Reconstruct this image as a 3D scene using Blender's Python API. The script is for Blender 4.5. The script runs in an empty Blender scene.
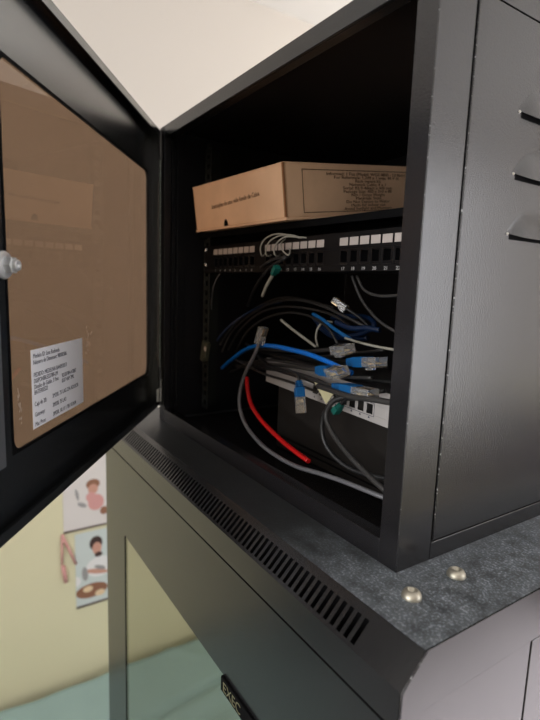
import bpy, math, random
from mathutils import Vector, Matrix, Euler
random.seed(7)
C = bpy.context.scene.collection
S = bpy.context.scene
PI = math.pi

# ------------------------------------------------------------------ camera
CAM = Vector((0.88907, -0.33642, 0.25672))
YAW, PITCH, ROLL, FPX = 0.98923, -0.14656, 0.034878, 500.14
RM = (Matrix.Rotation(YAW, 3, 'Z') @ Matrix.Rotation(PI/2 + PITCH, 3, 'X') @ Matrix.Rotation(ROLL, 3, 'Z'))
cd = bpy.data.cameras.new('camera'); cam = bpy.data.objects.new('camera', cd); C.objects.link(cam)
cam.matrix_world = Matrix.Translation(CAM) @ RM.to_4x4()
cd.sensor_fit = 'VERTICAL'; cd.sensor_height = 36; cd.lens = FPX/720*36
cd.clip_start = 0.01; cd.clip_end = 50
cd.dof.use_dof = True; cd.dof.focus_distance = 0.56; cd.dof.aperture_fstop = 25.0/5.0
S.camera = cam

def ray(px, py):
    return RM @ Vector(((px-270)/FPX, -(py-360)/FPX, -1.0))
def at(px, py, Y):                       # point at real depth Y on the sight line of a measured pixel
    r = ray(px, py); return CAM + r*((Y-CAM.y)/r.y)
def atx(px, py, X):
    r = ray(px, py); return CAM + r*((X-CAM.x)/r.x)
def atz(px, py, Z):
    r = ray(px, py); return CAM + r*((Z-CAM.z)/r.z)

# ------------------------------------------------------------------ materials
def lin(c): return tuple(((v/255)/12.92 if v/255 <= .04045 else ((v/255+.055)/1.055)**2.4) for v in c) + (1,)
def mat(name, col, rough=.5, metal=0, noise=0, nscale=40, bump=0, bscale=400, spec=.5, trans=0, ior=1.45, emis=None, coat=0, col2=None, c2=(.45, .6)):
    m = bpy.data.materials.new(name); m.use_nodes = True; nt = m.node_tree; b = nt.nodes['Principled BSDF']
    c = col if len(col) == 4 else lin(col)
    b.inputs['Base Color'].default_value = c; b.inputs['Roughness'].default_value = rough
    b.inputs['Metallic'].default_value = metal; b.inputs['Specular IOR Level'].default_value = spec
    b.inputs['Transmission Weight'].default_value = trans; b.inputs['IOR'].default_value = ior
    b.inputs['Coat Weight'].default_value = coat
    tc = nt.nodes.new('ShaderNodeTexCoord')
    if noise or col2:
        n = nt.nodes.new('ShaderNodeTexNoise'); n.inputs['Scale'].default_value = nscale; n.inputs['Detail'].default_value = 6
        nt.links.new(tc.outputs['Object'], n.inputs['Vector'])
        r = nt.nodes.new('ShaderNodeValToRGB')
        if col2:
            r.color_ramp.elements[0].position = c2[0]; r.color_ramp.elements[1].position = c2[1]
            r.color_ramp.elements[0].color = c; r.color_ramp.elements[1].color = col2 if len(col2) == 4 else lin(col2)
        else:
            r.color_ramp.elements[0].position = .3; r.color_ramp.elements[1].position = .7
            r.color_ramp.elements[0].color = tuple(v*(1-noise) for v in c[:3])+(1,)
            r.color_ramp.elements[1].color = tuple(min(1, v*(1+noise)) for v in c[:3])+(1,)
        nt.links.new(n.outputs['Fac'], r.inputs['Fac']); nt.links.new(r.outputs['Color'], b.inputs['Base Color'])
    if bump:
        n2 = nt.nodes.new('ShaderNodeTexNoise'); n2.inputs['Scale'].default_value = bscale; n2.inputs['Detail'].default_value = 2
        bp = nt.nodes.new('ShaderNodeBump'); bp.inputs['Strength'].default_value = bump; bp.inputs['Distance'].default_value = .0006
        nt.links.new(tc.outputs['Object'], n2.inputs['Vector']); nt.links.new(n2.outputs['Fac'], bp.inputs['Height'])
        nt.links.new(bp.outputs['Normal'], b.inputs['Normal'])
    return m

M = {}
M['coat'] = mat('black textured powder coat', (.010, .0095, .011, 1), .25, bump=.22, bscale=520, spec=1.0)
M['coat_in'] = mat('smooth black cabinet interior', (.010, .010, .012, 1), .38, spec=.4)
M['coat_door'] = mat('black door paint', (.015, .017, .019, 1), .26, spec=1.0)
M['coat_low'] = mat('black satin coat of the large rack', (.012, .012, .013, 1), .25, bump=.10, bscale=300, spec=.95)
M['dark'] = mat('matte black', (.004, .004, .0045, 1), .8, spec=.08)
M['panel_black'] = mat('patch panel black', (.006, .0055, .006, 1), .5, spec=.22)
M['rail'] = mat('rack rail dark zinc', (.02, .022, .02, 1), .4, metal=.3)
M['steel'] = mat('bright zinc steel', (.62, .62, .60, 1), .25, metal=1, noise=.15, nscale=300)
M['bolt'] = mat('nickel bolt', (.50, .47, .39, 1), .42, metal=.85)
M['tag_white'] = mat('white port tag', (180, 171, 166), .6)
M['print_white'] = mat('white print', (190, 190, 190), .6)
M['jack'] = mat('black jack plastic', (.004, .004, .005, 1), .35)
M['paper'] = mat('white paper label', (246, 247, 255), .55)
M['ink'] = mat('dark ink', (60, 62, 80), .7)
M['ink_brown'] = mat('brown box ink', (72, 44, 26), .8)
M['gold'] = mat('gold badge lettering', (.62, .50, .30, 1), .3, metal=1)
M['switch'] = mat('light grey switch casing', (176, 172, 170), .5, noise=.04)
M['device'] = mat('dark brown-black device casing', (.016, .0135, .012, 1), .6, spec=.3)
M['blue'] = mat('bright blue cable', (8, 108, 205), .35, coat=.2)
M['blueboot'] = mat('blue plug boot', (14, 84, 140), .5, spec=.3)
M['bluedark'] = mat('navy cable', (8, 30, 60), .4)
M['red'] = mat('red cable', (196, 18, 22), .35, coat=.2)
M['grey'] = mat('silver grey cable', (98, 98, 102), .35)
M['greypale'] = mat('pale grey cable', (152, 150, 140), .45)
M['black'] = mat('black cable', (.014, .014, .015, 1), .38)
M['mid'] = mat('charcoal cable', (.030, .029, .029, 1), .42)
M['teal'] = mat('green plug boot', (14, 92, 84), .4)
M['clear'] = mat('clear plug plastic', (.78, .78, .78, 1), .12, trans=.82)
M['contact'] = mat('gold contacts', (.75, .55, .28, 1), .3, metal=1)
M['tape'] = mat('pale yellow paper tag', (205, 198, 158), .7)
M['olive'] = mat('grey-green connector body', (58, 60, 48), .5)
M['cream'] = None

def cardboard():
    m = mat('brown cardboard', (224, 184, 150), .8, noise=.07, nscale=18, bump=.15, bscale=160, spec=.2); return m
M['card'] = cardboard()
M['card_edge'] = mat('cardboard edge', (150, 104, 70), .85)

def wall_mat():
    m = mat('painted wall', (232, 220, 202), .85, bump=.1, bscale=60, spec=.2)
    nt = m.node_tree; b = nt.nodes['Principled BSDF']
    g = nt.nodes.new('ShaderNodeNewGeometry'); s = nt.nodes.new('ShaderNodeSeparateXYZ'); r = nt.nodes.new('ShaderNodeValToRGB')
    mp = nt.nodes.new('ShaderNodeMapRange'); mp.inputs['From Min'].default_value = -1.1; mp.inputs['From Max'].default_value = .6
    nt.links.new(g.outputs['Position'], s.inputs[0]); nt.links.new(s.outputs['Z'], mp.inputs['Value']); nt.links.new(mp.outputs[0], r.inputs[0])
    r.color_ramp.elements[0].position = .455; r.color_ramp.elements[0].color = lin((214, 208, 176))
    r.color_ramp.elements[1].position = .46; r.color_ramp.elements[1].color = lin((208, 201, 193))
    nt.links.new(r.outputs[0], b.inputs['Base Color']); return m
M['wall'] = wall_mat()
M['ceiling'] = mat('white ceiling paint', (245, 243, 240), .9)
M['floor'] = mat('pale grey floor tiles', (164, 160, 166), .4, noise=.1, nscale=3)
M['sheet'] = mat('pale teal bed sheet', (142, 166, 164), .85, noise=.04, nscale=8, bump=.3, bscale=9)
M['wood'] = mat('dark wood bed frame', (70, 52, 40), .5)

def glass(name, tint, rough=0.0):
    m = bpy.data.materials.new(name); m.use_nodes = True; nt = m.node_tree
    b = nt.nodes['Principled BSDF']; o = nt.nodes['Material Output']
    nt.nodes.remove(b)
    t = nt.nodes.new('ShaderNodeBsdfTransparent'); t.inputs[0].default_value = tint
    g = nt.nodes.new('ShaderNodeBsdfGlossy'); g.inputs['Roughness'].default_value = rough
    f = nt.nodes.new('ShaderNodeFresnel'); f.inputs[0].default_value = 1.5
    mx = nt.nodes.new('ShaderNodeMixShader')
    gm = nt.nodes.new('ShaderNodeNewGeometry'); sb = nt.nodes.new('ShaderNodeMath'); sb.operation = 'SUBTRACT'; sb.inputs[0].default_value = 1
    ml = nt.nodes.new('ShaderNodeMath'); ml.operation = 'MULTIPLY'; nt.links.new(gm.outputs['Backfacing'], sb.inputs[1])
    nt.links.new(sb.outputs[0], ml.inputs[0]); nt.links.new(f.outputs[0], ml.inputs[1]); nt.links.new(ml.outputs[0], mx.inputs[0]); nt.links.new(t.outputs[0], mx.inputs[1]); nt.links.new(g.outputs[0], mx.inputs[2])
    nt.links.new(mx.outputs[0], o.inputs[0]); return m
M['bronze'] = glass('bronze tinted acrylic', (.55, .46, .385, 1), .02)
M['smoke'] = glass('smoked glass', (.74, .74, .69, 1), .015)

def dusty():
    m = mat('dusty black top', (.028, .030, .034, 1), .5, bump=.25, bscale=300, spec=.5)
    nt = m.node_tree; b = nt.nodes['Principled BSDF']; N = nt.nodes; Lk = nt.links
    tc = N.new('ShaderNodeTexCoord')
    n1 = N.new('ShaderNodeTexNoise'); n1.inputs['Scale'].default_value = 9; n1.inputs['Detail'].default_value = 5
    n2 = N.new('ShaderNodeTexNoise'); n2.inputs['Scale'].default_value = 420; n2.inputs['Detail'].default_value = 3
    n3 = N.new('ShaderNodeTexNoise'); n3.inputs['Scale'].default_value = 60; n3.inputs['Detail'].default_value = 6
    for n in (n1, n2, n3): Lk.new(tc.outputs['Object'], n.inputs['Vector'])
    sx = N.new('ShaderNodeSeparateXYZ'); Lk.new(tc.outputs['Object'], sx.inputs[0])
    mr = N.new('ShaderNodeMapRange'); mr.inputs['From Min'].default_value = .17; mr.inputs['From Max'].default_value = .30; mr.inputs['To Min'].default_value = .10
    Lk.new(sx.outputs['X'], mr.inputs['Value'])
    r2 = N.new('ShaderNodeValToRGB'); r2.color_ramp.elements[0].position = .50; r2.color_ramp.elements[1].position = .68
    Lk.new(n2.outputs['Fac'], r2.inputs[0])
    r3 = N.new('ShaderNodeValToRGB'); r3.color_ramp.elements[0].position = .22; r3.color_ramp.elements[1].position = .70
    Lk.new(n3.outputs['Fac'], r3.inputs[0])
    a = N.new('ShaderNodeMath'); a.operation = 'MULTIPLY'; Lk.new(r2.outputs[0], a.inputs[0]); Lk.new(r3.outputs[0], a.inputs[1])
    ad = N.new('ShaderNodeMath'); ad.operation = 'MULTIPLY_ADD'; Lk.new(r3.outputs[0], ad.inputs[0]); ad.inputs[1].default_value = .42; Lk.new(a.outputs[0], ad.inputs[2])
    a2 = N.new('ShaderNodeMath'); a2.operation = 'MULTIPLY'; Lk.new(ad.outputs[0], a2.inputs[0]); Lk.new(mr.outputs[0], a2.inputs[1])
    mx = N.new('ShaderNodeMix'); mx.data_type = 'RGBA'; Lk.new(a2.outputs[0], mx.inputs[0])
    mx.inputs[6].default_value = (.026, .028, .030, 1); mx.inputs[7].default_value = (.30, .34, .38, 1)
    Lk.new(mx.outputs[2], b.inputs['Base Color'])
    mr2 = N.new('ShaderNodeMapRange'); mr2.inputs['To Min'].default_value = .38; mr2.inputs['To Max'].default_value = .85
    Lk.new(a2.outputs[0], mr2.inputs['Value']); Lk.new(mr2.outputs[0], b.inputs['Roughness'])
    return m
M['dusty'] = dusty()

# ------------------------------------------------------------------ mesh builder
class MB:
    def __init__(s): s.v = []; s.f = []; s.m = []; s.sm = []
    def add(s, vs, fs, mi=0, smooth=False, T=None):
        o = len(s.v)
        for v in vs:
            v = Vector(v); s.v.append(T @ v if T else v)
        for f in fs: s.f.append(tuple(o+i for i in f)); s.m.append(mi); s.sm.append(smooth)
        return s
    def box(s, x0, y0, z0, x1, y1, z1, mi=0, T=None):
        vs = [(x, y, z) for z in (z0, z1) for y in (y0, y1) for x in (x0, x1)]
        return s.add(vs, [(0, 2, 3, 1), (4, 5, 7, 6), (0, 1, 5, 4), (2, 6, 7, 3), (0, 4, 6, 2), (1, 3, 7, 5)], mi, T=T)
    def prism(s, poly, a, b, axis='z', mi=0, T=None):      # poly in the other two axes
        n = len(poly)
        def P(p, h): return (p[0], p[1], h) if axis == 'z' else ((h, p[0], p[1]) if axis == 'x' else (p[0], h, p[1]))
        vs = [P(p, a) for p in poly]+[P(p, b) for p in poly]
        fs = [tuple(range(n))[::-1], tuple(range(n, 2*n))]+[(i, (i+1) % n, n+(i+1) % n, n+i) for i in range(n)]
        return s.add(vs, fs, mi, T=T)
    def tube(s, pts, r, seg=10, mi=0, T=None, caps=True):
        pts = [Vector(p) for p in pts]; n = len(pts); vs = []; fs = []
        t = (pts[1]-pts[0]).normalized(); u = t.orthogonal().normalized()
        for i, p in enumerate(pts):
            t2 = (pts[min(i+1, n-1)]-pts[max(i-1, 0)]).normalized()
            u = (u-t2*u.dot(t2)).normalized(); w = t2.cross(u)
            rr = r[i] if isinstance(r, (list, tuple)) else r
            for k in range(seg):
                a = 2*PI*k/seg; vs.append(p+(u*math.cos(a)+w*math.sin(a))*rr)
        for i in range(n-1):
            for k in range(seg):
                k2 = (k+1) % seg; fs.append((i*seg+k, i*seg+k2, (i+1)*seg+k2, (i+1)*seg+k))
        s.add(vs, fs, mi, True, T)
        if caps:
            o = len(s.v)-len(vs)
            s.f.append(tuple(o+k for k in range(seg))[::-1]); s.m.append(mi); s.sm.append(False)
            s.f.append(tuple(o+(n-1)*seg+k for k in range(seg))); s.m.append(mi); s.sm.append(False)
        return s
    def lathe(s, prof, seg=28, mi=0, T=None, smooth=True):  # profile (r, z)
        n = len(prof); vs = []; fs = []
        for k in range(seg):
            a = 2*PI*k/seg
            for r, z in prof: vs.append((r*math.cos(a), r*math.sin(a), z))
        for k in range(seg):
            k2 = (k+1) % seg
            for i in range(n-1): fs.append((k*n+i, k2*n+i, k2*n+i+1, k*n+i+1))
        return s.add(vs, fs, mi, smooth, T)
    def mesh(s, me, T, mi=0):
        return s.add([v.co for v in me.vertices], [tuple(p.vertices) for p in me.polygons], mi, T=T)
    def build(s, name, mats, parent=None, bevel=0, seg=2, loc=None, label=None, wn=True):
        me = bpy.data.meshes.new(name); me.from_pydata([tuple(v) for v in s.v], [], s.f)
        for x in (mats if isinstance(mats, (list, tuple)) else [mats]): me.materials.append(M[x])
        for p, mi, sm in zip(me.polygons, s.m, s.sm): p.material_index = mi; p.use_smooth = sm
        me.update()
        o = bpy.data.objects.new(name, me); C.objects.link(o)
        if parent: o.parent = parent
        if loc: o.location = loc
        if bevel:
            b = o.modifiers.new('bevel', 'BEVEL'); b.width = bevel; b.segments = seg; b.limit_method = 'ANGLE'; b.angle_limit = .6
            b.harden_normals = False
        if label: o['label'] = label
        return o

def thing(name, label, cat, loc=(0, 0, 0), group=None, M4=None):
    o = bpy.data.objects.new(name, None); C.objects.link(o); o.empty_display_size = .05
    if M4 is not None: o.matrix_world = M4
    else: o.location = loc
    o['label'] = label; o['category'] = cat
    if group: o['group'] = group
    return o
def tag(o, label, cat, group=None):
    o['label'] = label; o['category'] = cat
    if group: o['group'] = group
    return o
def struct(o): o['kind'] = 'structure'; return o

def text_mesh(txt, size, align='LEFT', shear=0, sx=1.0):
    cu = bpy.data.curves.new('t', 'FONT'); cu.body = txt; cu.size = size; cu.align_x = align; cu.extrude = .00008; cu.shear = shear
    cu.resolution_u = 3
    ob = bpy.data.objects.new('t', cu); C.objects.link(ob)
    dg = bpy.context.evaluated_depsgraph_get(); me = bpy.data.meshes.new_from_object(ob.evaluated_get(dg))
    bpy.data.objects.remove(ob); bpy.data.curves.remove(cu)
    if sx != 1:
        for v in me.vertices: v.co.x *= sx
    return me
def frame(o, x, y):          # 4x4 with local X=x, local Y=y
    x = Vector(x).normalized(); y = Vector(y).normalized(); z = x.cross(y)
    m = Matrix((x, y, z)).transposed().to_4x4(); m.translation = Vector(o); return m

def spline(P, n=8):
    P = [Vector(p) for p in P]; out = []
    Q = [P[0]*2-P[1]]+P+[P[-1]*2-P[-2]]
    for i in range(1, len(Q)-2):
        a, b, c, d = Q[i-1:i+3]
        for k in range(n):
            t = k/n; out.append(.5*((2*b)+(c-a)*t+(2*a-5*b+4*c-d)*t*t+(3*b-a-3*c+d)*t**3))
    out.append(P[-1]); return out

# ------------------------------------------------------------------ room
XW, YB, YF, XR, ZF, ZC = -.9, 3.0, -2.2, 2.6, -1.65, 1.32
struct(MB().box(XW-.1, YF-.1, ZF, XW, YB+.1, ZC).build('wall_left', 'wall'))
struct(MB().box(XW, YB, -.45, XR, YB+.1, ZC).build('wall_back', 'wall'))
M['added_band'] = mat('dark mauve added band', (64, 46, 56), .5)
struct(MB().box(XW, YB-.01, ZF, XR, YB+.1, -.45).build('added_dark_band_1', 'added_band'))  # unseen dark lower wall, added to darken reflections in the side panels
fr = MB()      # wall behind the camera, with a window opening
wx0, wx1, wz0, wz1 = .1, 1.7, -.55, .95
fr.box(XW, YF-.1, ZF, wx0, YF, ZC).box(wx1, YF-.1, ZF, XR, YF, ZC).box(wx0, YF-.1, ZF, wx1, YF, wz0).box(wx0, YF-.1, wz1, wx1, YF, ZC)
struct(fr.build('wall_front', 'wall'))
ry0, ry1, rz0, rz1 = 1.0, 2.8, -.6, 1.05
rw = MB().box(XR, YF-.1, ZF, XR+.1, ry0, ZC).box(XR, ry1, ZF, XR+.1, YB+.1, ZC).box(XR, ry0, ZF, XR+.1, ry1, rz0).box(XR, ry0, rz1, XR+.1, ry1, ZC)
struct(rw.build('wall_right', 'wall'))
struct(MB().box(XW-.1, YF-.1, ZF-.1, XR+.1, YB+.1, ZF).build('floor', 'floor'))
struct(MB().box(XW-.1, YF-.1, ZC, XR+.1, YB+.1, ZC+.1).build('ceiling', 'ceiling'))

def area(name, loc, rot, sx, sy, power, col):
    l = bpy.data.lights.new(name, 'AREA'); l.shape = 'RECTANGLE'; l.size = sx; l.size_y = sy; l.energy = power; l.color = col
    o = bpy.data.objects.new(name, l); C.objects.link(o); o.location = loc; o.rotation_euler = rot; return o
area('daylight through right window', (XR-.02, (ry0+ry1)/2, (rz0+rz1)/2), (0, PI/2, 0), rz1-rz0, ry1-ry0, 28, (1.0, .965, .965))
area('daylight through front window', ((wx0+wx1)/2, YF-.05, (wz0+wz1)/2), (PI/2, 0, 0), wx1-wx0, wz1-wz0, 38, (1.0, .97, .93))
_l = bpy.data.lights.new('ceiling fill light', 'POINT'); _l.energy = 20; _l.shadow_soft_size = .09; _l.color = (1, .96, .9)  # added fill with no fixture, brightens the ceiling
_o = bpy.data.objects.new('ceiling fill light', _l); C.objects.link(_o); _o.location = (-.05, 1.7, ZC-.38)

_s = bpy.data.lights.new('sun', 'SUN'); _s.energy = 17.5; _s.angle = .01; _s.color = (1, .96, .93)
_o = bpy.data.objects.new('sun', _s); C.objects.link(_o); _o.location = (4, 2, 3); _o.rotation_euler = Vector((1, .12, 1.65)).to_track_quat('Z', 'Y').to_euler()
w = bpy.data.worlds.new('world'); S.world = w; w.use_nodes = True
w.node_tree.nodes['Background'].inputs[0].default_value = (.75, .85, 1, 1); w.node_tree.nodes['Background'].inputs[1].default_value = 1.0

M['added_brown'] = mat('dark brown added panel', (40, 30, 28), .5)
struct(MB().box(XW, -2.15, ZF, XW+.035, -1.15, .42).build('added_dark_panel', 'added_brown'))  # unseen dark slab added so the front post reflects something dark
struct(MB().box(XW, YF, ZF, XR, YF+.012, -.56).build('added_dark_band_2', 'added_band'))  # dark band added behind the camera, for darker reflections in the metal
# ------------------------------------------------------------------ upper cabinet
W, D, H = .6, .45, .524
cab = thing('wall_rack_cabinet', 'small black wall-mount network cabinet with open front door, standing on the larger rack', 'network cabinet')
PW, RB, RT, GY, GB, GT = .0227, .0234, .0203, .0476, .0184, .5052
# posts (plan profiles)
MB().prism([(W, 0), (W, GY-.0016), (W-.002, GY-.0016), (W-.002, GY+.008), (W-.004, GY+.008), (W-.004, .003), (W-PW+.002, .003), (W-PW+.002, .02), (W-PW, .02), (W-PW, 0)], 0, H).build('post', 'coat', cab, .0007)
MB().prism([(0, 0), (PW, 0), (PW, .012), (PW-.002, .012), (PW-.002, .003), (.004, .003), (.004, GY), (0, GY)], 0, H).build('post', 'coat_in', cab, .0008)
for y0 in (.018, .028):
    MB().prism([(.003, y0), (.014, y0), (.014, y0+.002), (.003, y0+.002)], RB, H-RT).build('seal_strip', 'coat_in', cab, .0006)
MB().prism([(0, RB), (0, 0), (D, 0), (D, .003), (.003, .003), (.003, RB-.0015), (.016, RB-.0015), (.016, RB)][::-1], PW, W-PW, 'x').build('bottom_rail', 'coat', cab, .0006)
MB().box(PW, 0, H-RT, W-PW, .003, H).box(PW, .003, H-RT, W-PW, .016, H-RT+.0015).build('top_rail', 'coat_low', cab, .0008)
MB().box(.002, .003, H-.003, W-.002, D, H).build('top_panel', 'coat_in', cab)
MB().box(.003, D-.002, .003, W-.003, D, H-.003).build('back_panel', 'coat_in', cab)
MB().box(0, GY, .0, .002, D, H).build('side_panel', 'coat_in', cab)
# right side: frame ring with the removable panel in it
MB().box(W-.002, GY-.0014, 0, W, D, GB-.0006).box(W-.002, GY-.0014, GT+.0008, W, D, H).box(W-.0045, GY, GB-.0012, W-.003, D, GT+.0012).build('side_frame', 'coat', cab)
sp = MB().box(W-.0028, GY+.0012, GB+.0006, W+.0004, D, GT-.0008).build('side_panel', 'coat', cab, .0010)
MB().box(W-.001, GY-.001, GB-.0014, W+.0010, D, GB-.0001).build('ledge', 'coat', cab, .0004)
M['chip'] = mat('chipped edge', (.010, .0095, .011, 1), .3, spec=1.0, nscale=300, col2=(.55, .56, .56, 1), c2=(.60, .68))
MB().tube([(W-.0003, .0003, (.004+i*.008)) for i in range(60)], .00042, 6).build('worn_edge', 'chip', cab, label='corner edge with chipped paint')
MB().tube([(W-.0001, GY+.0016, .022+i*.008) for i in range(60)], .0005, 6).build('worn_edge', 'chip', cab, label='panel edge with chipped paint')
# pressed louvres
def louver(z, y0, y1):
    mb = MB(); ny, nz = 48, 10; hh = .026; vs = []; fs = []
    for i in range(ny+1):
        y = y0+(y1-y0)*i/ny; t = min((y-y0), (y1-y))
        e = min(1, t/.030); e = math.sin(e*PI/2)
        for j in range(nz+1):
            q = j/nz                                  # 0 lower lip, 1 top
            out = .0052*e*(1-q)**1.6
            zz = z-.0030*e+(hh*(.12+.88*e))*q
            vs.append((W+.0005+out, y, zz))
    for i in range(ny):
        for j in range(nz):
            a = i*(nz+1)+j; fs.append((a, a+nz+1, a+nz+2, a+1))
    mb.add(vs, fs, 0, True)
    # inner skin of the lip
    vs2 = [(v[0]-.0011 if v[0] > W+.0017 else v[0]-.0004, v[1], v[2]) for v in vs]
    mb.add(vs2, [f[::-1] for f in fs], 0, True)
    fs3 = []; n = len(vs); vv = []
    for i in range(ny+1): vv += [vs[i*(nz+1)], vs2[i*(nz+1)]]
    mb.add(vv, [(2*i, 2*i+1, 2*i+3, 2*i+2) for i in range(ny)], 0)
    # the slot behind the lip
    mb.box(W+.0003, y0+.004, z-.0055, W+.0006, y1-.004, z+.002, 1)
    mb.lathe([(0, .0016), (.0012, .0013), (.0019, 0)][::-1], 10, 2, T=frame((W+.0002, y0+.001, z-.0006), (0, 1, 0), (0, 0, 1)))
    mb.build('louver', ['coat', 'dark', 'steel'], sp)
for z in (.4245, .3695, .3145): louver(z, .1185, .34)
MB().lathe([(0, .0005), (.0028, .0005), (.0035, -.001)][::-1], 12, T=frame((.0035, .11, .496), (0, 1, 0), (0, 0, 1))).build('rivet', 'steel', cab)
# mounting rails
def rail(x0, x1, sgn):
    mb = MB(); y = .0712
    xs = (x0+x1)/2
    mb.box(x0, y, RB, x0+.0065, y+.002, H-.03).box(x1-.0065, y, RB, x1, y+.002, H-.03)
    z = RB; k = 0
    zs = [RB+.012+i*.0171 for i in range(28)]
    prev = RB
    for zz in zs:
        mb.box(x0+.0065, y, prev, x1-.0065, y+.002, zz-.0045); prev = zz+.0045
    mb.box(x0+.0065, y, prev, x1-.0065, y+.002, H-.03)
    xe = x0 if sgn < 0 else x1
    mb.box(min(xe, xe-sgn*.002), y+.002, RB, max(xe, xe-sgn*.002), y+.03, H-.03)
    return mb.build('mounting_rail', 'rail', cab, .0004)
rl = rail(.036, .060, -1); rr = rail(.5435, .5675, 1)
for z in (.3175, .2905, .1468, .1260):
    MB().lathe([(.0, .0022), (.0022, .0024), (.0040, .0014), (.0046, 0)][::-1], 14, T=frame((.0475, .0685 if z > .2 else .0708, z), (1, 0, 0), (0, 0, 1))).build('screw', 'steel', rl)
for z in (.1400, .1200):
    MB().box(.0535, .0690, z, .0570, .0708, z+.011).build('cage_nut', 'steel', rl)

# ---- door (local: u along the width from the hinge, v towards the inside, z up)
DA = d_ang = -.61795
ed = Vector((math.cos(DA), math.sin(DA), 0)); nd = Vector((-math.sin(DA), math.cos(DA), 0))
door = MB()
D0, D1, DU, TH = .0265, .5200, .586, .014
gu0, gu1, gz0, gz1 = .0345, .4745, .0945, .4430
def rring(mb, u0, u1, z0, z1, r, U0, U1, Z0, Z1, v0, v1, mi=0):
    inner = []; outer = []
    cs = [(u1-r, z1-r, 0), (u0+r, z1-r, PI/2), (u0+r, z0+r, PI), (u1-r, z0+r, 1.5*PI)]
    oc = [(U1, Z1), (U0, Z1), (U0, Z0), (U1, Z0)]
    for (cx, cz, a0), o in zip(cs, oc):
        for k in range(7):
            a = a0+PI/2*k/6; inner.append((cx+r*math.cos(a), cz+r*math.sin(a))); outer.append(o)
    n = len(inner); vs = []
    for v in (v0, v1):
        vs += [(p[0], v, p[1]) for p in inner]
        vs += [(p[0], v, p[1]) for p in outer]
    fs = []
    for i in range(n):
        j = (i+1) % n
        fs.append((i, j, n+j, n+i)[::-1]); fs.append((2*n+i, 2*n+j, 3*n+j, 3*n+i))
        fs.append((i, j, 2*n+j, 2*n+i)); fs.append((n+i, n+j, 3*n+j, 3*n+i)[::-1])
    mb.add(vs, fs, mi)
rring(door, gu0, gu1, gz0, gz1, .012, 0, DU, D0, D1, -TH-.0015, -TH)
# returned flanges and their small lips
door.box(0, -TH, D1-.0015, DU, 0, D1).box(0, -TH, D0, DU, 0, D0+.0015)
door.box(0, -.0015, D1-.010, DU, 0, D1-.0015).box(0, -.0015, D0+.0015, DU, 0, D0+.010)
door.box(.0, -TH, D0+.0015, .0015, 0, D1-.0015).box(DU-.0015, -TH, D0+.0015, DU, 0, D1-.0015)
door.box(.0015, -.0015, D0+.010, .010, 0, D1-.010)
dpivot = door.build('door', 'coat_door', cab)
import bmesh
_bm = bmesh.new(); _bm.from_mesh(dpivot.data); bmesh.ops.remove_doubles(_bm, verts=_bm.verts, dist=1e-6); bmesh.ops.dissolve_degenerate(_bm, dist=1e-7, edges=_bm.edges); bmesh.ops.recalc_face_normals(_bm, faces=_bm.faces); _bm.to_mesh(dpivot.data); _bm.free()
dpivot.rotation_euler = (0, 0, DA); dpivot.location = (.0026, -.0006, 0)
dpivot['label'] = 'open front door with bronze tinted pane'
# pane seated behind the opening with a slim black gasket
MB().box(gu0-.006, -TH-.0045, gz0-.006, gu1+.006, -TH-.0016, gz1+.006).build('door_pane', 'bronze', dpivot, label='bronze tinted see-through pane')
gk = MB(); rring(gk, gu0, gu1, gz0, gz1, .012, gu0-.003, gu1+.003, gz0-.003, gz1+.003, -TH, -TH+.0008); gk.build('gasket', 'dark', dpivot)
M['bar'] = mat('grey painted bar', (82, 84, 88), .4)
MB().box(.4965, -TH, .088, .513, -.0085, .46).build('stiffener', 'bar', dpivot, .0008, label='grey-edged vertical stiffener bar')
ln = MB(); T = frame((.4835, -TH+.003, .267), (1, 0, 0), (0, 0, -1))
ln.lathe([(.0, -.003), (.0115, -.003), (.0125, .000), (.0115, .0022), (.0085, .003), (0, .003)], 28, T=T)
hexp = [(.0078*math.cos(PI/3*k), .0078*math.sin(PI/3*k)) for k in range(6)]
ln.prism(hexp, .003, .0095, T=T); ln.lathe([(0, .0120), (.0018, .0120), (.0020, .0135), (.0046, .0135), (.0050, .0125), (.0050, .0095)][::-1], 18, T=T)
M['nut'] = mat('bright nut plating', (.72, .74, .76, 1), .35, metal=.6)
ln.build('lock_nut', 'nut', dpivot, .0004, label='bright flanged lock nut')
hg = MB(); hg.tube([(0, 0, .034), (0, 0, .062)], .0024, 12, T=Matrix.Translation((.0030, .0045, 0)))
hg.tube([(0, 0, .0635), (0, 0, .074)], .0022, 12, T=Matrix.Translation((.0030, .0045, 0))); hg.tube([(.0030, .0045, .073), (.005, .006, .077), (.0085, .008, .076)], .0017, 10)
hg.box(.0030, -.0012, .037, .0175, .0030, .060)
M['zinc'] = mat('dull bright zinc', (.75, .76, .74, 1), .4, metal=.35)
hg.build('hinge', 'zinc', dpivot, .0003, label='small steel hinge at foot of the door')
M['highlight'] = mat('worn edge metal', (.34, .36, .34, 1), .4, metal=.6, noise=.5, nscale=250)
MB().box(.0006, .0002, .10, .0022, .0016, .47).build('highlight_strip', 'highlight', dpivot, .0003, label='thin bright strip in place of a highlight along the hinge side')  # highlight on the hinge edge, put in as a strip of lighter metal
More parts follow.
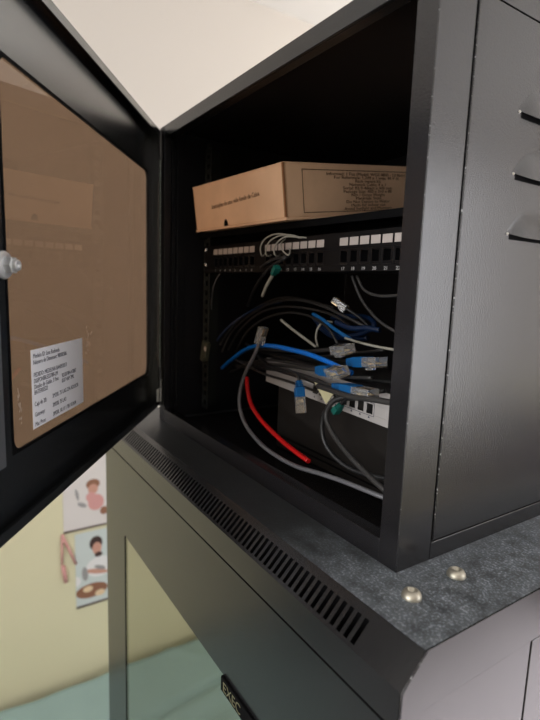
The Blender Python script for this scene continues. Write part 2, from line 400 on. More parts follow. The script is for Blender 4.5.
# printed sheet glued inside the pane
lab = MB(); lu0, lu1, lz0, lz1 = .312, .4355, .1045, .1855; lv = -TH-.0014
LT = frame((0, 0, 0), (1, 0, 0), (0, 0, 1))
lab.box(lu0, lv, lz0, lu1, lv+.0003, lz1, 0)
rows = [(.93, .03, 'Modelo ID: Line Redonda'), (.85, .03, 'Número de Dimensor: 98000386'), (.69, .03, 'PEDIDO: MEDELNA BA4092013'), (.615, .03, 'DISPONIBLES3788-LM'),
        (.54, .03, 'Diseño de Gabin. 3 Fms'), (.555, .53, '92.8374N-47887'), (.47, .03, 'BATERIES22'), (.48, .53, '0.07 4AP 7ML'), (.32, .03, 'Caja de 20:'), (.325, .34, '3M20L 75 LAG 234 A2U3O0'),
        (.185, .03, 'Gateway:'), (.20, .34, '3M20L 75 LA3'), (.06, .03, 'Mac Prov:'), (.075, .34, "3M20L 10.11 1 '08 10.9.04")]
# seen from inside, u grows to the left: text runs from high u to low u
for fz, fx, t in rows:
    me = text_mesh(t, .0066, sx=.84)
    lab.mesh(me, frame((lu1-fx*(lu1-lu0), lv+.00045, lz0+fz*(lz1-lz0)-.003), (-1, 0, 0), (0, 0, 1)), 1)
lb = lab.build('paper_label', ['paper', 'ink'], dpivot, label='white printed paper label stuck inside the pane')
# scratches and glue residue on the pane
def marks(u, z, du, dz, n, s):
    sc = MB()
    for _ in range(n):
        a = u+random.uniform(-du, du); b = z+random.uniform(-dz, dz); L = random.uniform(.3, 1)*s; an = random.uniform(1.0, 2.1)
        sc.add([(a, lv, b), (a+L*math.cos(an), lv, b+L*math.sin(an)), (a+L*math.cos(an)+.0006, lv, b+L*math.sin(an)), (a+.0008, lv, b)], [(0, 1, 2, 3)])
    sc.build('glue_residue', 'tag_white', dpivot)
marks(.296, .18, .004, .018, 16, .004); marks(.459, .13, .003, .018, 14, .006); marks(.21, .262, .002, .02, 3, .004); marks(.285, .190, .006, .004, 3, .004)

# ------------------------------------------------------------------ large rack underneath
rack = thing('floor_rack_cabinet', 'large black floor-standing rack cabinet with smoked glass door, under the small cabinet', 'network cabinet', (.3, .3, ZF))
OFF = Vector((-.3, -.3, -ZF))
X0, X1, RD = -.082, .682, .62
inv = Matrix.Translation(OFF)
cy0, cy1, cz1, czb = -.056, -.080, -.024, -.049
# cover: top plate, chamfer with slots, front lip, right flange
tc_ = MB()
tc_.prism([(X0+.0016, cy0), (X1-.0014, cy0), (X1-.0014, RD), (X0+.0016, RD)], -.0015, 0, T=inv)
tp = tc_.build('top_cover', 'dusty', rack)
ch = MB(); s2 = 1/math.sqrt(2); L = math.hypot(cy1-cy0, cz1)
def chp(x, s, dpt=0): return (x, cy0-s*s2-dpt*-s2*1.0, -s*s2-dpt*s2)
def chbox(x0, x1, s0, s1, th=.0015):
    vs = [chp(x, s, q) for q in (0, th) for s in (s0, s1) for x in (x0, x1)]
    ch.add(vs, [(0, 2, 3, 1), (4, 5, 7, 6), (0, 1, 5, 4), (2, 6, 7, 3), (0, 4, 6, 2), (1, 3, 7, 5)], T=inv)
chbox(X0, X1, 0, .0085); chbox(X0, X1, .0305, L)
sx0, pitch, sw = .034, .0087, .0047; ns = 69; px = X0
for i in range(ns):
    a = sx0+i*pitch; chbox(px, a, .0085, .0305, .0015); px = a+sw
chbox(px, X1, .0085, .0305)
ch.box(X0, cy1, -.0555, X1, cy1+.0015, cz1, T=inv)
ch.build('vent_fascia', 'coat_low', rack, label='chamfered front edge with a row of ventilation slots')
MB().box(X0+.002, cy0+.001, -.05, X1-.002, cy0+.003, -.002, T=inv).build('vent_backing', 'dark', rack)
# corner side plate of the cover: follows the chamfer outline
MB().prism([(cy0, 0), (cy1, cz1), (cy1, -.0555), (cy0-.002, -.0555), (cy0-.002, czb), (RD, czb), (RD, 0)], X1-.0015, X1, 'x', T=inv).build('cover_side', 'coat_low', rack)
MB().prism([(cy0, 0), (cy1, cz1), (cy1, -.0555), (cy0-.002, -.0555), (cy0-.002, czb), (RD, czb), (RD, 0)], X0, X0+.0015, 'x', T=inv).build('cover_side', 'coat_low', rack, .0006)
MB().tube([(X1-.0002, cy0+.0002, -.0002), (X1-.0002, (cy0+cy1)/2, cz1/2), (X1-.0002, cy1+.0002, cz1), (X1-.0002, cy1+.0002, -.04), (X1-.0002, cy1+.0002, -.055)], .0006, 6, T=inv).build('worn_edge', 'chip', rack, label='cover corner edge with chipped paint')
# right side: corner upright and the removable panel, with seams
ZB = ZF+.06
MB().box(X1-.0020, cy0-.002, ZB, X1, .0885, czb-.0001, T=inv).box(X1-.03, cy0+.006, ZB, X1-.002, cy0+.0075, czb-.0004, T=inv).build('post', 'coat_low', rack)
MB().box(X1-.0025, .0915, ZB, X1, RD, czb-.0008, T=inv).build('side_panel', 'coat_low', rack, .0008)
MB().box(X1-.008, .07, ZB, X1-.005, .12, czb-.003, T=inv).box(X1-.008, RD-.05, ZB, X1-.003, RD, czb, T=inv).build('seam_backing', 'dark', rack)
MB().box(X0, cy0-.002, ZB, X0+.002, cy0+.004, czb, T=inv).build('post', 'coat_low', rack, .0006)
bs = MB().box(X0, cy0, ZF+.02, X1, RD, ZB, T=inv)
for x in (X0+.03, X1-.08):
    for y in (cy0+.03, RD-.08): bs.box(x, y, ZF, x+.05, y+.05, ZF+.02, T=inv)
bs.build('base', 'coat_low', rack)
# door of the big rack
dr = MB(); rg0, rg1, rgz0, rgz1 = .042, .622, ZB+.16, -.2000
rring(dr, rg0, rg1, rgz0, rgz1, .003, X0+.001, X1-.006, ZB+.004, -.0580, cy1, cy1+.0015)
dr.box(X0+.001, cy1+.0015, ZB+.004, X0+.0025, cy1+.021, -.058).box(X1-.0075, cy1+.0015, ZB+.004, X1-.006, cy1+.021, -.058).box(X0+.001, cy1+.0015, -.0595, X1-.006, cy1+.021, -.058)
dro = dr.build('door', 'coat_low', rack, loc=tuple(OFF)); 
MB().box(rg0-.01, cy1+.0016, rgz0-.01, rg1+.01, cy1+.0046, rgz1+.01).build('door_pane', 'smoke', dro, label='smoked see-through pane')
MB().box(rg0, cy1-.0012, rgz0, rg0+.0016, cy1+.001, rgz1).build('gasket', 'dark', dro)
bd = MB().box(.4225, cy1-.0034, -.2175, .540, cy1-.0002, -.1990, 0)
bd.mesh(text_mesh('EXEC', .0175, sx=1.0), frame((.4275, cy1-.0036, -.2146), (1, 0, 0), (0, 0, 1)), 1)
bd.build('badge', ['dark', 'gold'], dro, .0005, label='small black badge with gold capital letters')
for k, (bx, by) in enumerate(((.6316, -.0150), (.6303, .0465))):
    b = MB(); T = inv @ Matrix.Translation((bx, by, 0))
    b.lathe([(0, .0030), (.0030, .0030), (.0033, .0062), (.0044, .0064), (.0068, .0050), (.0082, .0026), (.0086, .0006), (.0086, 0)][::-1], 32, T=T)
    b.build('bolt', 'bolt', rack, label='domed nickel socket bolt on the dusty top')
M['ringdust'] = mat('dust mark', (.12, .13, .14, 1), .9)
# two faint dust rings beside the bolts
for (qx, qy, r0) in ((.628, .012, .0075), (.622, .082, .006)):
    rg = MB(); vs = []; n = 30
    for k in range(n):
        a = 2*PI*k/n; j = 1+.06*math.sin(3*a)
        vs += [(qx+r0*j*math.cos(a), qy+r0*j*math.sin(a), .0002), (qx+(r0*j+.0006)*math.cos(a), qy+(r0*j+.0006)*math.sin(a), .0002)]
    rg.add(vs, [(2*k, 2*k+1, (2*k+3) % (2*n), (2*k+2) % (2*n)) for k in range(n) if k != 7], T=inv)
    rg.build('dust_ring', 'ringdust', rack)

# ------------------------------------------------------------------ patch panel
pp = thing('patch_panel', 'black 24-port patch panel with white port tags under the cardboard box', 'patch panel', (.3, .069, .276))
PT = Matrix.Translation((-.3, -.069, -.276))
YP = .0687
def Tm(): return PT
mb = MB()
px0, pit, gap = .0803, .0176, .027
# face plate with real port openings: horizontal bands plus the uprights between ports
pz0, pz1 = .2855, .3035
mb.box(.0445, YP, .2760, .5590, YP+.002, pz0, T=PT).box(.0445, YP, pz1, .5590, YP+.002, .3240, T=PT)
prev = .0445; cent = []
for g in range(3):
    for k in range(8):
        c = px0+pit*(8*g+k+.5)+gap*g; cent.append(c)
        mb.box(prev, YP, pz0, c-.0072, YP+.002, pz1, T=PT); prev = c+.0072
mb.box(prev, YP, pz0, .5590, YP+.002, pz1, T=PT)
mb.box(.0645, YP, .3225, .5400, YP+.03, .324, T=PT).box(.0645, YP, .276, .5400, YP+.03, .2775, T=PT)
mb.build('face_plate', 'panel_black', pp, .0003)
for i, c in enumerate(cent):
    j = MB(); y = YP+.0003
    j.box(c-.0070, y, pz0+.0002, c+.0070, y+.012, pz0+.0030, T=PT).box(c-.0070, y, pz1-.0022, c+.0070, y+.012, pz1-.0002, T=PT)
    j.box(c-.0070, y, pz0+.003, c-.0054, y+.012, pz1-.0022, T=PT).box(c+.0054, y, pz0+.003, c+.0070, y+.012, pz1-.0022, T=PT)
    j.box(c-.0054, y+.011, pz0+.003, c+.0054, y+.012, pz1-.0022, T=PT)
    j.build('port', 'jack', pp)
    MB().box(c-.0073, YP-.0007, .3075, c+.0073, YP-.0001, .3168, T=PT).build('port_tag', 'tag_white', pp, .0006)
    MB().mesh(text_mesh(str(i+1), .0055, 'CENTER', sx=1.15), PT @ frame((c, YP-.0002, .2786), (1, 0, 0), (0, 0, 1))).build('port_number', 'print_white', pp)

# ------------------------------------------------------------------ tilted shelf and cardboard box
BO = Vector((.3334, .0473, .3428)); BR = (Matrix.Rotation(.0506, 3, 'Z') @ Matrix.Rotation(.0024, 3, 'Y') @ Matrix.Rotation(.1336, 3, 'X')).to_4x4()
BM = Matrix.Translation(BO) @ BR; bw, bdp, bh = .2493, .30, .072
box = thing('cardboard_box', 'brown cardboard box with printed text lying above the patch panel', 'box', M4=BM)
cb = MB()
cb.box(-bw, 0, .0035, 0, bdp, bh)
cb.box(-bw-.0005, -.0006, bh-.0012, .0005, bdp, bh+.0008)
cb.build('body', 'card', box, .0012)
MB().box(-bw-.0012, -.0012, 0, .0012, bdp+.001, .0034).build('base_flap', 'card', box, .0008, label='bottom edge flap')
MB().prism([(-.0006, .004), (.0014, .004), (.0014, bh), (-.0006, bh)], -.0030, .0008, 'y').build('corner_fold', 'card_edge', box, .0005)
hp = [(.0055*math.cos(PI*k/10), .0100*math.sin(PI*k/10)) for k in range(11)]
MB().prism([(-.152+a, .0036+b) for a, b in hp], -.0008, -.0001, 'y').build('finger_hole', 'dark', box, label='small half-round finger hole')
tx = MB()
tx.mesh(text_mesh('Instruções de uso, vide fundo da Caixa', .0092, 'CENTER', sx=.93), frame((-.124, -.0004, .0350), (math.cos(.04), 0, math.sin(.04)), (0, 0, 1)))
tx.build('printed_text', 'ink_brown', box, label='one line of small print on the front')
t2 = MB(); e0, e1, g0, g1 = .030, .285, .0085, .0645; lw = .0009
xx = .0004
for a, b, c, d in ((e0, g0, e1, g0+lw), (e0, g1-lw, e1, g1), (e0, g0, e0+lw, g1), (e1-lw, g0, e1, g1)): t2.box(xx, a, b, xx+.0001, c, d)
lines = ['Informed: 1 Pcs (Model: WGS 4800 - 12 fiber)', 'For Reference: 1,200 x 1 amp; 48 V dc', 'Rack mount kit', 'Network Cable; 4 x 1', 'Serial: 82-9-48mm x 440 mm', 'Package Size: 450 x 310 x 80', 'Net / Gross Weight', 'Materials: Steel', 'Do Not Expose to Water', 'Made for indoor use', 'Avoid Sunlight and Moisture']
for i, t in enumerate(lines):
    t2.mesh(text_mesh(t, .0058, 'CENTER', sx=1.5), frame((xx, .155, .0575-i*.0047), (0, 1, 0), (0, 0, 1)))
t2.build('printed_text', 'ink_brown', box, label='framed block of small print on the end')
sh = thing('rack_shelf', 'thin black shelf holding up the cardboard box', 'shelf', M4=Matrix.Translation(BO-Vector((0, 0, .0))) @ BR)
MB().box(-.285, .024, -.0035, .222, .32, -.0012).box(-.285, .024, -.010, .222, .0255, -.0035).build('tray', 'dark', sh)
MB().box(-.287, .022, -.012, -.2855, .10, .010).build('bracket', 'dark', sh)
MB().box(.2225, .022, -.012, .224, .10, .010).build('bracket', 'dark', sh)

# ------------------------------------------------------------------ switch and the dark case under it
s0 = Vector((.245, .0805, .110)); s1 = Vector((.545, .0560, .110)); ux = (s1-s0).normalized(); uy = Vector((-ux.y, ux.x, 0))
SM = frame(s0, ux, uy); SL = (s1-s0).length
sw_ = thing('network_switch', 'light grey network switch half buried under loose cables', 'network switch', M4=SM)
inv_s = SM.inverted()
pc = [(inv_s @ at(x, y, .063)).x for x, y in ((371.2, 409.5), (352, 404))]
sp_ = (pc[0]-pc[1])/2
shz = .0375
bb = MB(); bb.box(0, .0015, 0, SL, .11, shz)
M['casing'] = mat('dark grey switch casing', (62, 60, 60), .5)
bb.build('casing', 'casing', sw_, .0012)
fm = MB(); pcs = [pc[0]-sp_*i for i in range(8)]; pcs = sorted(pcs)
q0, q1 = .0085, .0200
fm.box(0, 0, 0, SL, .0014, q0).box(0, 0, q1, SL, .0014, shz); pv = 0
for c in pcs: fm.box(pv, 0, q0, c-.0054, .0014, q1); pv = c+.0054
fm.box(pv, 0, q0, SL, .0014, q1); fm.build('front_plate', 'switch', sw_, .0004)
for c in pcs:
    MB().box(c-.0053, .0008, q0, c+.0053, .0013, q1-.0001).box(c-.0053, .0002, q0, c-.0036, .0008, q0+.003).box(c+.0036, .0002, q0, c+.0053, .0008, q0+.003).build('port', 'jack', sw_)
    MB().box(c-.0015, -.0003, .0035, c+.0015, -.00005, .0045).box(c-.0006, -.0003, .0045, c+.0006, -.00005, .0058).build('port_symbol', 'ink', sw_)
lf = MB(); u0, u1 = pcs[-4]-.0085, pcs[-1]+.0085
for a, b, c, d in ((u0, .0065, u1, .0070), (u0, .0215, u1, .0220), (u0, .0065, u0+.0005, .0220), (u1-.0005, .0065, u1, .0220)): lf.box(a, -.0003, b, c, -.00005, d)
lf.build('port_outline', 'ink', sw_)
cs = thing('equipment_case', 'dark low case that the network switch sits on', 'case', (.42, .10, .0035))
MB().box(-.17, 0, 0, .135, .16, .1058).build('body', 'device', cs, .004)
MB().box(-.155, -.0012, .012, .12, -.0001, .014).box(-.155, -.0012, .020, .12, -.0001, .022).build('trim_strip', 'dark', cs)
for x in (-.16, .125): MB().box(x-.004, .01, .1054, x+.004, .10, .1062).build('rubber_strip', 'dark', cs)

# ------------------------------------------------------------------ cables
def rj45(mbname, p, d, parent, up=Vector((0, 0, 1)), roll=0, contact=True, s=1.0, nlab=None):
    d = d.normalized(); sd = d.cross(up).normalized(); upv = sd.cross(d).normalized()
    T = frame(p, d, Matrix.Rotation(roll, 3, d) @ sd)
    w, h, L_ = .0063*s, .0042*s, .0225*s
    m = MB(); m.box(0, -w, -h, L_, w, h, 0, T=T)
    m.box(L_*.25, -w*.45, h, L_*.95, w*.45, h+.0008*s, 0, T=T)         # latch tab
    m.box(L_*.02, -w*.4, h+.0008*s, L_*.45, w*.4, h+.0030*s, 0, T=T)
    o = m.build('plug', 'clear', parent, .0006, label=nlab or 'clear plastic plug')
    c = MB()
    for k in range(8):
        y = (-w*.78)+k*(w*1.56/7); c.box(L_*.55, y-.00045*s, h-.001, L_*.97, y+.00045*s, h+.0004, 0, T=T)
        c.tube([T @ Vector((L_*.08, y*.6, 0)), T @ Vector((L_*.55, y, h*.4))], .0005*s, 6)
    c.build('contacts', 'contact', o)
def boot(p, d, parent, m='blueboot', L_=.022, r=.0058, s=1.0):
    d = d.normalized(); t = frame(p, d, d.orthogonal())
    T = frame(p, d, d.cross(Vector((0, 0, 1))))
    mb = MB(); L_ *= s; r *= s
    mb.box(L_*.42, -r*1.08, -r*.82, L_, r*1.08, r*.82, T=T)
    for k in range(4):
        a = k*L_*.105; mb.box(a, -r*(.72+.07*k), -r*(.6+.04*k), a+L_*.062, r*(.72+.07*k), r*(.6+.04*k), T=T)
    mb.tube([p, p+d*L_*.5], r*.5, 10)
    return mb.build('plug_boot', m, parent, .0008, label={'blueboot': 'blue strain-relief boot', 'teal': 'green strain-relief boot'}.get(m))
PLACED = []
def inside(px, py, Y, r):                # a point of a cord, kept between the cabinet's side walls
    q = at(px, py, Y)
    while q.x < .006+r and Y > .02: Y -= .004; q = at(px, py, Y)
    while q.x > .592-r and Y < .4: Y += .004; q = at(px, py, Y)
    return q
def cable(label, pts, r, m, end=None, name='network_cable', s=1.0, roll=0, group=None, bm='blueboot', bl=.022):
    # try small changes of depth until the cord touches neither an earlier cord nor the switch
    best = None
    for dy, fl in [(a_, b_) for b_ in (1, .6, .35) for a_ in (0, .004, -.004, .008, -.008, .012, -.012, .017, -.017, .023, .03, -.024, .04, .05, .065, .08)]:
        P = [inside(q[0], q[1], max(.014, .05+(q[2]-.05)*fl+dy), r) for q in pts]; sp2 = spline(P, 7); bad = 0
        dd = (P[-1]-P[-2]).normalized(); tips = [P[-1]+dd*(k*.006*s) for k in range(7 if end == 'boot+plug' else 4 if end else 0)]
        for t_ in tips:
            a = inv_s @ t_; g = .004*s
            if -g < a.x < SL+g and -g < a.y < .11+g and -g < a.z < shz+g: bad += 3
            for (z, rz) in PLACED:
                if (t_-z).length_squared < (.0045*s+rz)**2: bad += 2; break
        for q in sp2:
            a = inv_s @ q; c = q-Vector((.42, .10, .0035)); g = r+.0004
            if (-g < a.x < SL+g and -g < a.y < .11+g and -g < a.z < shz+g) or (-.17-g < c.x < .135+g and -g < c.y < .16+g and c.z < .106+g): bad += 3
            if q.z < .0035+r: bad += 2
            for (z, rz) in PLACED:
                if (q-z).length_squared < (r+rz+.0003)**2: bad += 1; break
        if best is None or bad < best[0]: best = (bad, P, sp2)
        if bad == 0: break
    bad, P, sp2 = best
    dd = (P[-1]-P[-2]).normalized()
    PLACED.extend((q, r) for q in sp2); PLACED.extend((P[-1]+dd*(k*.006*s), .0045*s) for k in range(7 if end == 'boot+plug' else 4 if end else 0))
    if bad: print('CABLE', bad, label)
    o = sp2[0].copy()
    t = thing(name, label, 'cable', tuple(o), group)
    d = (P[-1]-P[-2]).normalized(); e = P[-1]
    L = [p-o for p in sp2]
    MB().tube(L, r, 10).build('cord', m, t)
    e = e-o
    if end == 'boot+plug': boot(e-d*.004, d, t, bm, L_=bl, s=s); rj45('', e+d*(bl-.0055)*s, d, t, s=s, roll=roll)
    elif end == 'plug': rj45('', e-d*.006, d, t, s=s, roll=roll)
    elif end == 'plug_boot_only': boot(e-d*.004, d, t, bm, s=s)
    return t

# silver cable: clear plug standing up, cord falling to the cabinet floor
cable('silver grey cable with an upright clear plug, drooping across the opening to the lower right',
      [(396, 502, .055), (380, 496, .045), (345, 482, .035), (320, 473.5, .030), (298, 467, .028), (280, 458, .028), (262, 445, .030), (247, 427, .036), (240, 409, .042), (240, 392, .045), (245, 374, .048), (254, 356, .052), (258.5, 345, .055), (260, 340, .056)], .0028, 'grey', 'plug', s=1.15)
cable('short thick red cable lying in front of the dark case', [(247, 378, .075), (247.5, 388, .066), (251, 404, .060), (262, 421, .055), (280, 439, .050), (296, 452, .046), (308.5, 461, .043)], .0033, 'red', name='power_cable')
cable('bright blue cable arching over the tangle of cords', [(222, 368, .105), (230, 361, .095), (243, 351, .080), (256, 346, .070), (272, 346, .060), (290, 349.5, .055), (308, 354, .052), (326, 361, .050), (343, 369, .050), (352, 373, .052)], .0033, 'blue')
cable('black cable with a bare clear plug, topmost of the plugs at the right', [(236, 356, .12), (252, 349, .10), (275, 350, .085), (305, 351.5, .07), (325, 350, .062), (338, 349.5, .060)], .0026, 'mid', 'plug', s=1.3, roll=.2)
cable('black cable with the largest blue boot, its plug touching the right post', [(262, 352, .12), (300, 358, .10), (325, 361, .085), (340, 362, .075), (351, 362, .070)], .0026, 'black', 'boot+plug', s=1.25, bl=.033)
cable('black cable with a blue boot and gold-toned clear plug in the middle of the tangle', [(240, 362, .11), (262, 364, .085), (290, 366, .065), (310, 369, .055), (320, 370, .052)], .0026, 'mid', 'boot+plug', s=1.3, roll=.3)
cable('black cable with a blue boot lying in front of the switch top', [(236, 366, .12), (262, 368, .09), (290, 372, .065), (315, 380, .052), (327, 385, .048), (337, 387, .047)], .0028, 'mid', 'boot+plug', s=1.25, bl=.032)
cable('black cable with a short blue boot and plug hanging down before the switch', [(255, 366, .10), (272, 368, .075), (286, 370, .060), (294, 373, .054), (298.5, 377, .051), (299, 384, .050)], .0022, 'black', 'boot+plug', s=.92)
cable('black cable with a small green boot hanging in front of the switch ports', [(385, 391, .060), (368, 393, .052), (352, 396, .048), (344, 401, .047), (340, 406, .047)], .0024, 'black', 'plug_boot_only', bm='teal', s=.75)
cable('black cable looping down from the switch to the floor, outermost of the pair', [(356, 398, .052), (336, 400, .046), (325, 412, .044), (322, 428, .044), (326, 445, .046), (338, 460, .050), (356, 471, .056), (380, 477, .062), (400, 480, .066)], .0030, 'black')
cable('black cable falling steeply behind the right post, crossing its twin loop', [(345, 396, .050), (332, 402, .044), (326, 417, .042), (333, 434, .040), (347, 453, .038), (363, 470, .037), (381, 487, .036), (396, 499, .038)], .0030, 'mid')
cable('thick black cable lying over the switch face towards the right post', [(318, 386, .060), (336, 392, .050), (352, 397, .047), (370, 399, .049), (388, 402, .052), (405, 405, .054)], .0032, 'mid')
for l, a in (('fat black cable lying on the front top edge of the switch, nearest the silver cable', [(258, 356, .085), (264, 362, .070), (272, 368, .060), (290, 374, .052), (312, 381, .048), (330, 391, .050), (340, 398, .060)]),
             ('black cable lying highest over the switch top', [(246, 344, .13), (270, 354, .085), (300, 362, .07), (330, 372, .065), (364, 379, .07), (398, 383, .08)])):
    cable(l, a, .0026, 'black')
# black arcs at the back left of the tangle
AG = 'thin black cables arching over behind the upright clear plug'
arcs = [[(222, 352, .15), (232, 332, .14), (250, 315, .13), (272, 303, .12), (296, 300, .11), (322, 306, .10), (348, 318, .10), (372, 330, .11)],
        [(228, 350, .16), (240, 330, .14), (258, 314, .13), (280, 307, .12), (304, 308, .11), (330, 314, .11), (352, 327, .11)],
        [(236, 352, .15), (246, 333, .14), (262, 320, .13), (284, 313, .12), (306, 315, .11), (326, 326, .10), (338, 344, .10)],
        [(220, 345, .17), (234, 325, .16), (256, 308, .15), (280, 298, .14), (306, 300, .14), (334, 308, .14)],
        [(240, 366, .14), (262, 360, .12), (286, 362, .10), (312, 367, .09), (338, 376, .08), (372, 378, .08)],
        [(230, 372, .15), (256, 362, .13), (284, 356, .11), (314, 357, .10), (344, 354, .10), (384, 350, .10)],
        [(236, 360, .13), (262, 373, .10), (290, 382, .09), (318, 392, .086)]]
AL = ['thin black cable, highest arc behind the upright clear plug', 'thin black cable, second arc behind the upright clear plug', 'thin black cable, lowest arc, dropping to the bare clear plug', 'thin black cable arching farthest back below the patch panel',
      'black cable running level under the blue arch', 'black cable rising to the right behind the bare clear plug', 'black cable sagging along the top edge of the switch']
for a, l in zip(arcs, AL): cable(l, a, .0019, 'mid')
cable('navy blue cable rising from the grey-green connector', [(217, 341, .090), (222, 334, .095), (232, 324, .105), (246, 314, .12), (262, 306, .13), (282, 302, .135)], .0022, 'bluedark')
cable('short pale grey cable end poking out between the black arcs', [(281, 320, .075), (292, 329, .080), (304, 338, .085), (316, 347, .09)], .0020, 'greypale')
cable('small pale curl of cable behind the bare clear plug', [(333, 322, .11), (324, 322, .10), (318, 328, .095), (316, 338, .095), (318, 347, .095)], .0016, 'greypale')
cable('pale cable running right from behind the blue boot to the right post', [(345, 338, .085), (358, 342, .08), (374, 346, .075), (396, 350, .07)], .0015, 'greypale')
cable('dull blue cable curving down over the navy bundle', [(313, 314, .085), (322, 319, .085), (332, 327, .085), (342, 334, .085), (352, 340, .09)], .0024, 'blueboot')
BG = 'navy cables bundled behind the plugs'
for k, a in enumerate([[(314, 318, .10), (326, 330, .10), (342, 336, .10), (360, 334, .105), (374, 326, .11), (368, 318, .115), (350, 316, .115), (332, 318, .115)],
                       [(318, 326, .105), (332, 336, .105), (350, 338, .105), (368, 338, .11)],
                       [(336, 322, .095), (350, 328, .095), (366, 328, .10), (380, 330, .105)]]):
    cable(['navy cable looped in a coil behind the plugs', 'navy cable passing under the coiled navy loop', 'navy cable passing across the coiled navy loop'][k], a, .0034, 'bluedark', group=None)
cable('black cable with a dim clear plug pointing up under the patch panel', [(372, 330, .12), (360, 318, .115), (350, 311, .11), (343, 306, .105)], .0020, 'black', 'plug', s=.95)
cable('thin grey cable dropping from the patch panel, left one of the pair', [(352, 276, .075), (357, 290, .072), (363, 302, .070), (374, 316, .066), (386, 326, .064), (402, 335, .066)], .0017, 'mid')
cable('thin grey cable bending right under the patch panel towards the post', [(357, 276, .076), (362, 287, .071), (369, 293, .068), (382, 296, .066), (404, 295, .068)], .0017, 'mid')
cable('thin grey cable hanging beside the left rail', [(222, 271, .085), (216, 280, .080), (213, 290, .080), (211.5, 304, .085), (212, 330, .10)], .0010, 'grey')
# looped patch cords at ports 9-12
loops = [[(266, 253, .072), (262, 256, .055), (260.5, 248, .050), (264, 240, .050), (272, 235, .052), (282, 234, .056), (296, 237, .066), (306, 240, .075)],
         [(272, 255, .072), (267, 256, .055), (266, 249, .050), (270, 241, .050), (279, 236, .052), (290, 235, .058), (302, 238, .068)],
         [(280, 255, .072), (276, 256, .056), (274, 250, .052), (277, 243, .052), (285, 237, .055), (296, 237, .062), (308, 238, .075)],
         [(289, 246, .074), (290, 252, .060), (288, 255, .055), (283, 251, .056), (281, 244, .060), (286, 238, .070)]]
LL = ['thin pale cord looped over the port tags, leftmost loop', 'thin pale cord looped over the port tags, second loop from the left', 'thin pale cord looped over the port tags, third loop from the left', 'small pale cord loop dangling beside the looped cords at the patch panel']
for a, l in zip(loops, LL): cable(l, a, .00105, 'greypale')
cable('black patch cord drooping from the looped cords to the left', [(292, 255, .070), (284, 259, .056), (272, 266, .056), (262, 277, .062), (253, 292, .075), (248, 306, .09)], .0022, 'black')
cable('brownish patch cord leaving the looped cords at the patch panel', [(296, 256, .075), (284, 257, .06), (270, 261, .058), (258, 270, .07)], .0020, 'mid')
t = cable('pale-ended cord with a green boot hanging under the patch panel', [(262.5, 296, .060), (266, 287, .057), (271, 278, .055), (274, 273, .054)], .0024, 'greypale', 'plug_boot_only', bm='teal', s=.78)

# paper tag
p = [at(314, 382, .046), at(336, 390, .047), at(326, 404, .044)]; c0 = sum(p, Vector())/3
off = Vector((0, .0012, 0))
vs = [q-c0 for q in p]+[q-c0+off for q in p]
tg = MB().add(vs, [(0, 1, 2), (5, 4, 3), (0, 3, 4, 1), (1, 4, 5, 2), (2, 5, 3, 0)]).build('paper_tag', 'tape', loc=tuple(c0))
tag(tg, 'pale yellow triangular paper tag in front of the switch', 'tag')

# grey-green connector at the left rail
p = at(206, 352, .060)
cn = thing('cable_connector', 'grey-green connector with a white tag clipped at the left rail', 'connector', M4=frame(p, (1, 0, 0), (0, 0, 1)) @ Matrix.Rotation(-.25, 4, 'Z'))
MB().box(-.0135, -.020, -.007, -.002, .018, .004).box(-.016, -.012, -.008, -.0135, .010, .002).build('body', 'olive', cn, .0012)
MB().box(.001, -.012, -.003, .0095, .020, .005).build('plug_shell', 'olive', cn, .0010)
MB().box(.0015, .0045, .0051, .0090, .0125, .0056).build('white_tag', 'tag_white', cn, .0002, label='small white tag')

# ------------------------------------------------------------------ bed beside the wall, posters
bt = -1.186
bed = thing('bed', 'low bed with a pale teal sheet along the cream wall, behind the racks', 'bed', (-.58, -.2, ZF))
bx0, bx1, by0, by1 = -.855, -.16, -1.0, 1.05
n1, n2 = 46, 90; vs = []; fs = []
def hgt(x, y):
    e = min(x-bx0, bx1-x, y-by0, by1-y); h = bt-.05*max(0, 1-e/.05)**2
    h += .006*math.sin(9*y+14*x)*math.sin(5*y-7*x)+.003*math.sin(31*y+12*x)
    dd = (x+.515+.06*math.sin(3*y)); h += -.035*math.exp(-(dd/.012)**2)+.012*math.exp(-((dd-.05)/.03)**2)
    d2 = (y-.9*(x+.9)-.28); h += .010*math.exp(-(d2/.015)**2)
    return h
for i in range(n1+1):
    for j in range(n2+1):
        x = bx0+(bx1-bx0)*i/n1; y = by0+(by1-by0)*j/n2; vs.append((x+.58, y+.2, hgt(x, y)-ZF))
for i in range(n1):
    for j in range(n2):
        a = i*(n2+1)+j; fs.append((a, a+n2+1, a+n2+2, a+1))
MB().add(vs, fs, 0, True).box(bx0+.58, by0+.2, bt-.17-ZF, bx1+.58, by1+.2, bt-.055-ZF).build('sheet', 'sheet', bed)
fm2 = MB().box(bx0+.57, by0+.19, .12, bx1+.59, by1+.21, bt-.172-ZF)
fm2.build('bed_frame', 'wood', bed)
for x in (bx0+.60, bx1+.52):
    for y in (by0+.22, by1+.14): MB().box(x, y, 0, x+.05, y+.05, .12).build('leg', 'wood', bed)

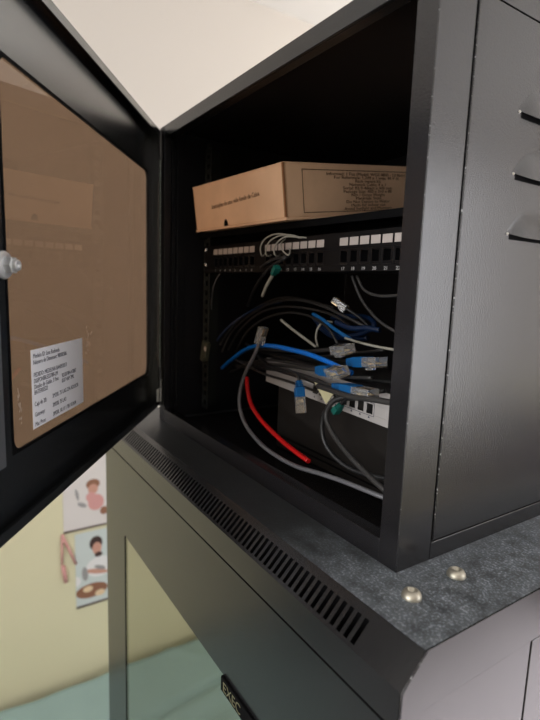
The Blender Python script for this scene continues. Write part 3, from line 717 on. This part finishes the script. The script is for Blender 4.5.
M['pst'] = mat('pale poster paper', (214, 208, 205), .6)
M['pst2'] = mat('pale blue-white poster paper', (198, 206, 204), .6)
M['pskin'] = mat('poster skin tone', (196, 148, 130), .7)
M['ppink'] = mat('poster pink', (206, 152, 148), .7)
M['phair'] = mat('poster dark hair', (66, 48, 44), .7)
M['pbrown'] = mat('poster brown', (140, 98, 76), .7)
M['pcream'] = mat('poster cream', (222, 196, 160), .7)
M['pgrey'] = mat('poster grey', (150, 148, 148), .7)
M['pwhite'] = mat('poster white', (224, 222, 222), .7)
def poster(label, y0, y1, z0, z1, base, items):
    x = XW+.0005
    t = thing('poster', label, 'poster', (x, (y0+y1)/2, z0), 'posters on the left wall')
    O = Vector((x, (y0+y1)/2, z0))
    mats = [base, 'pskin', 'ppink', 'phair', 'pbrown', 'pcream', 'pgrey', 'pwhite']
    mb = MB().box(0, y0-O.y, 0, .0012, y1-O.y, z1-z0)
    for k, (px_, py_, rx, ry, rot, m) in enumerate(items):      # ellipses given in measured pixels
        c = atx(px_, py_, XW+.002); s = (atx(px_+1, py_, XW+.002)-c).y; sz = 1/ (atx(px_, py_, XW).z-atx(px_, py_+1, XW).z)
        vs = []; h = .0014+.00012*k
        for q in range(20):
            a = 2*PI*q/20; u = rx*math.cos(a); v = ry*math.sin(a); u, v = u*math.cos(rot)-v*math.sin(rot), u*math.sin(rot)+v*math.cos(rot)
            yy = c.y-O.y+u*s; zz = c.z-O.z+v/sz
            yy = min(max(yy, y0-O.y), y1-O.y); zz = min(max(zz, 0), z1-z0)
            vs.append((h, yy, zz))
        mb.add(vs, [tuple(range(20))[::-1]], mats.index(m))
    mb.build('picture', mats, t)
    MB().tube([(.004, y0-O.y, .002), (.004, y1-O.y, .002)], .0032, 8).build('hanging_rod', 'phair', t)
poster('pale poster of a person in a pink top, the upper one on the wall', -.015, .185, -.640, -.335, 'pst',
       [(93, 484, 7, 5, 0, 'pbrown'), (93, 489, 5, 5, 0, 'pskin'), (96, 502, 8, 8, 0, 'ppink'), (91, 497, 5, 5, 0, 'ppink'), (82, 505, 5, 2.2, -.5, 'pgrey'), (104, 510, 4, 4, 0, 'pbrown'), (77, 495, 1.5, 6, .2, 'pgrey')])
poster('poster of a dark-haired bearded person reaching over food, the lower one on the wall', .022, .190, -.945, -.655, 'pst2',
       [(100, 566, 14, 10, 0, 'pwhite'), (96, 543, 6.5, 7, 0, 'phair'), (97, 548, 4.6, 6, 0, 'pskin'), (98.5, 554, 4, 2.5, 0, 'phair'), (97, 571, 12, 2.4, -.25, 'pskin'), (100, 567, 6, 2, -.4, 'pgrey'), (85, 574, 3, 7, .1, 'pgrey'),
        (92, 590, 16, 7, 0, 'pbrown'), (88, 589, 5, 3, 0, 'pcream'), (100, 592, 5, 3, 0, 'pcream'), (76, 582, 5, 5, 0, 'pwhite')])
kn = MB(); o = atx(64, 560, XW)
for (a, b, r) in (((62, 535), (76, 564), .0045), ((62, 536), (62, 565), .0035), ((63, 566), (66, 582), .007)):
    P = [atx(a[0], a[1], XW+.004)-o, atx((a[0]+b[0])/2, (a[1]+b[1])/2, XW+.006)-o, atx(b[0], b[1], XW+.004)-o]
    kn.tube(P, r, 8)
k = kn.build('hanging_ribbon', 'ppink', loc=tuple(o)); tag(k, 'faded pink ribbon hanging on the wall left of the lower poster', 'ribbon')

# ------------------------------------------------------------------ colour management
S.view_settings.view_transform = 'Standard'; S.view_settings.look = 'None'; S.view_settings.gamma = 1
S.view_settings.use_curve_mapping = False; S.view_settings.exposure = 0.25
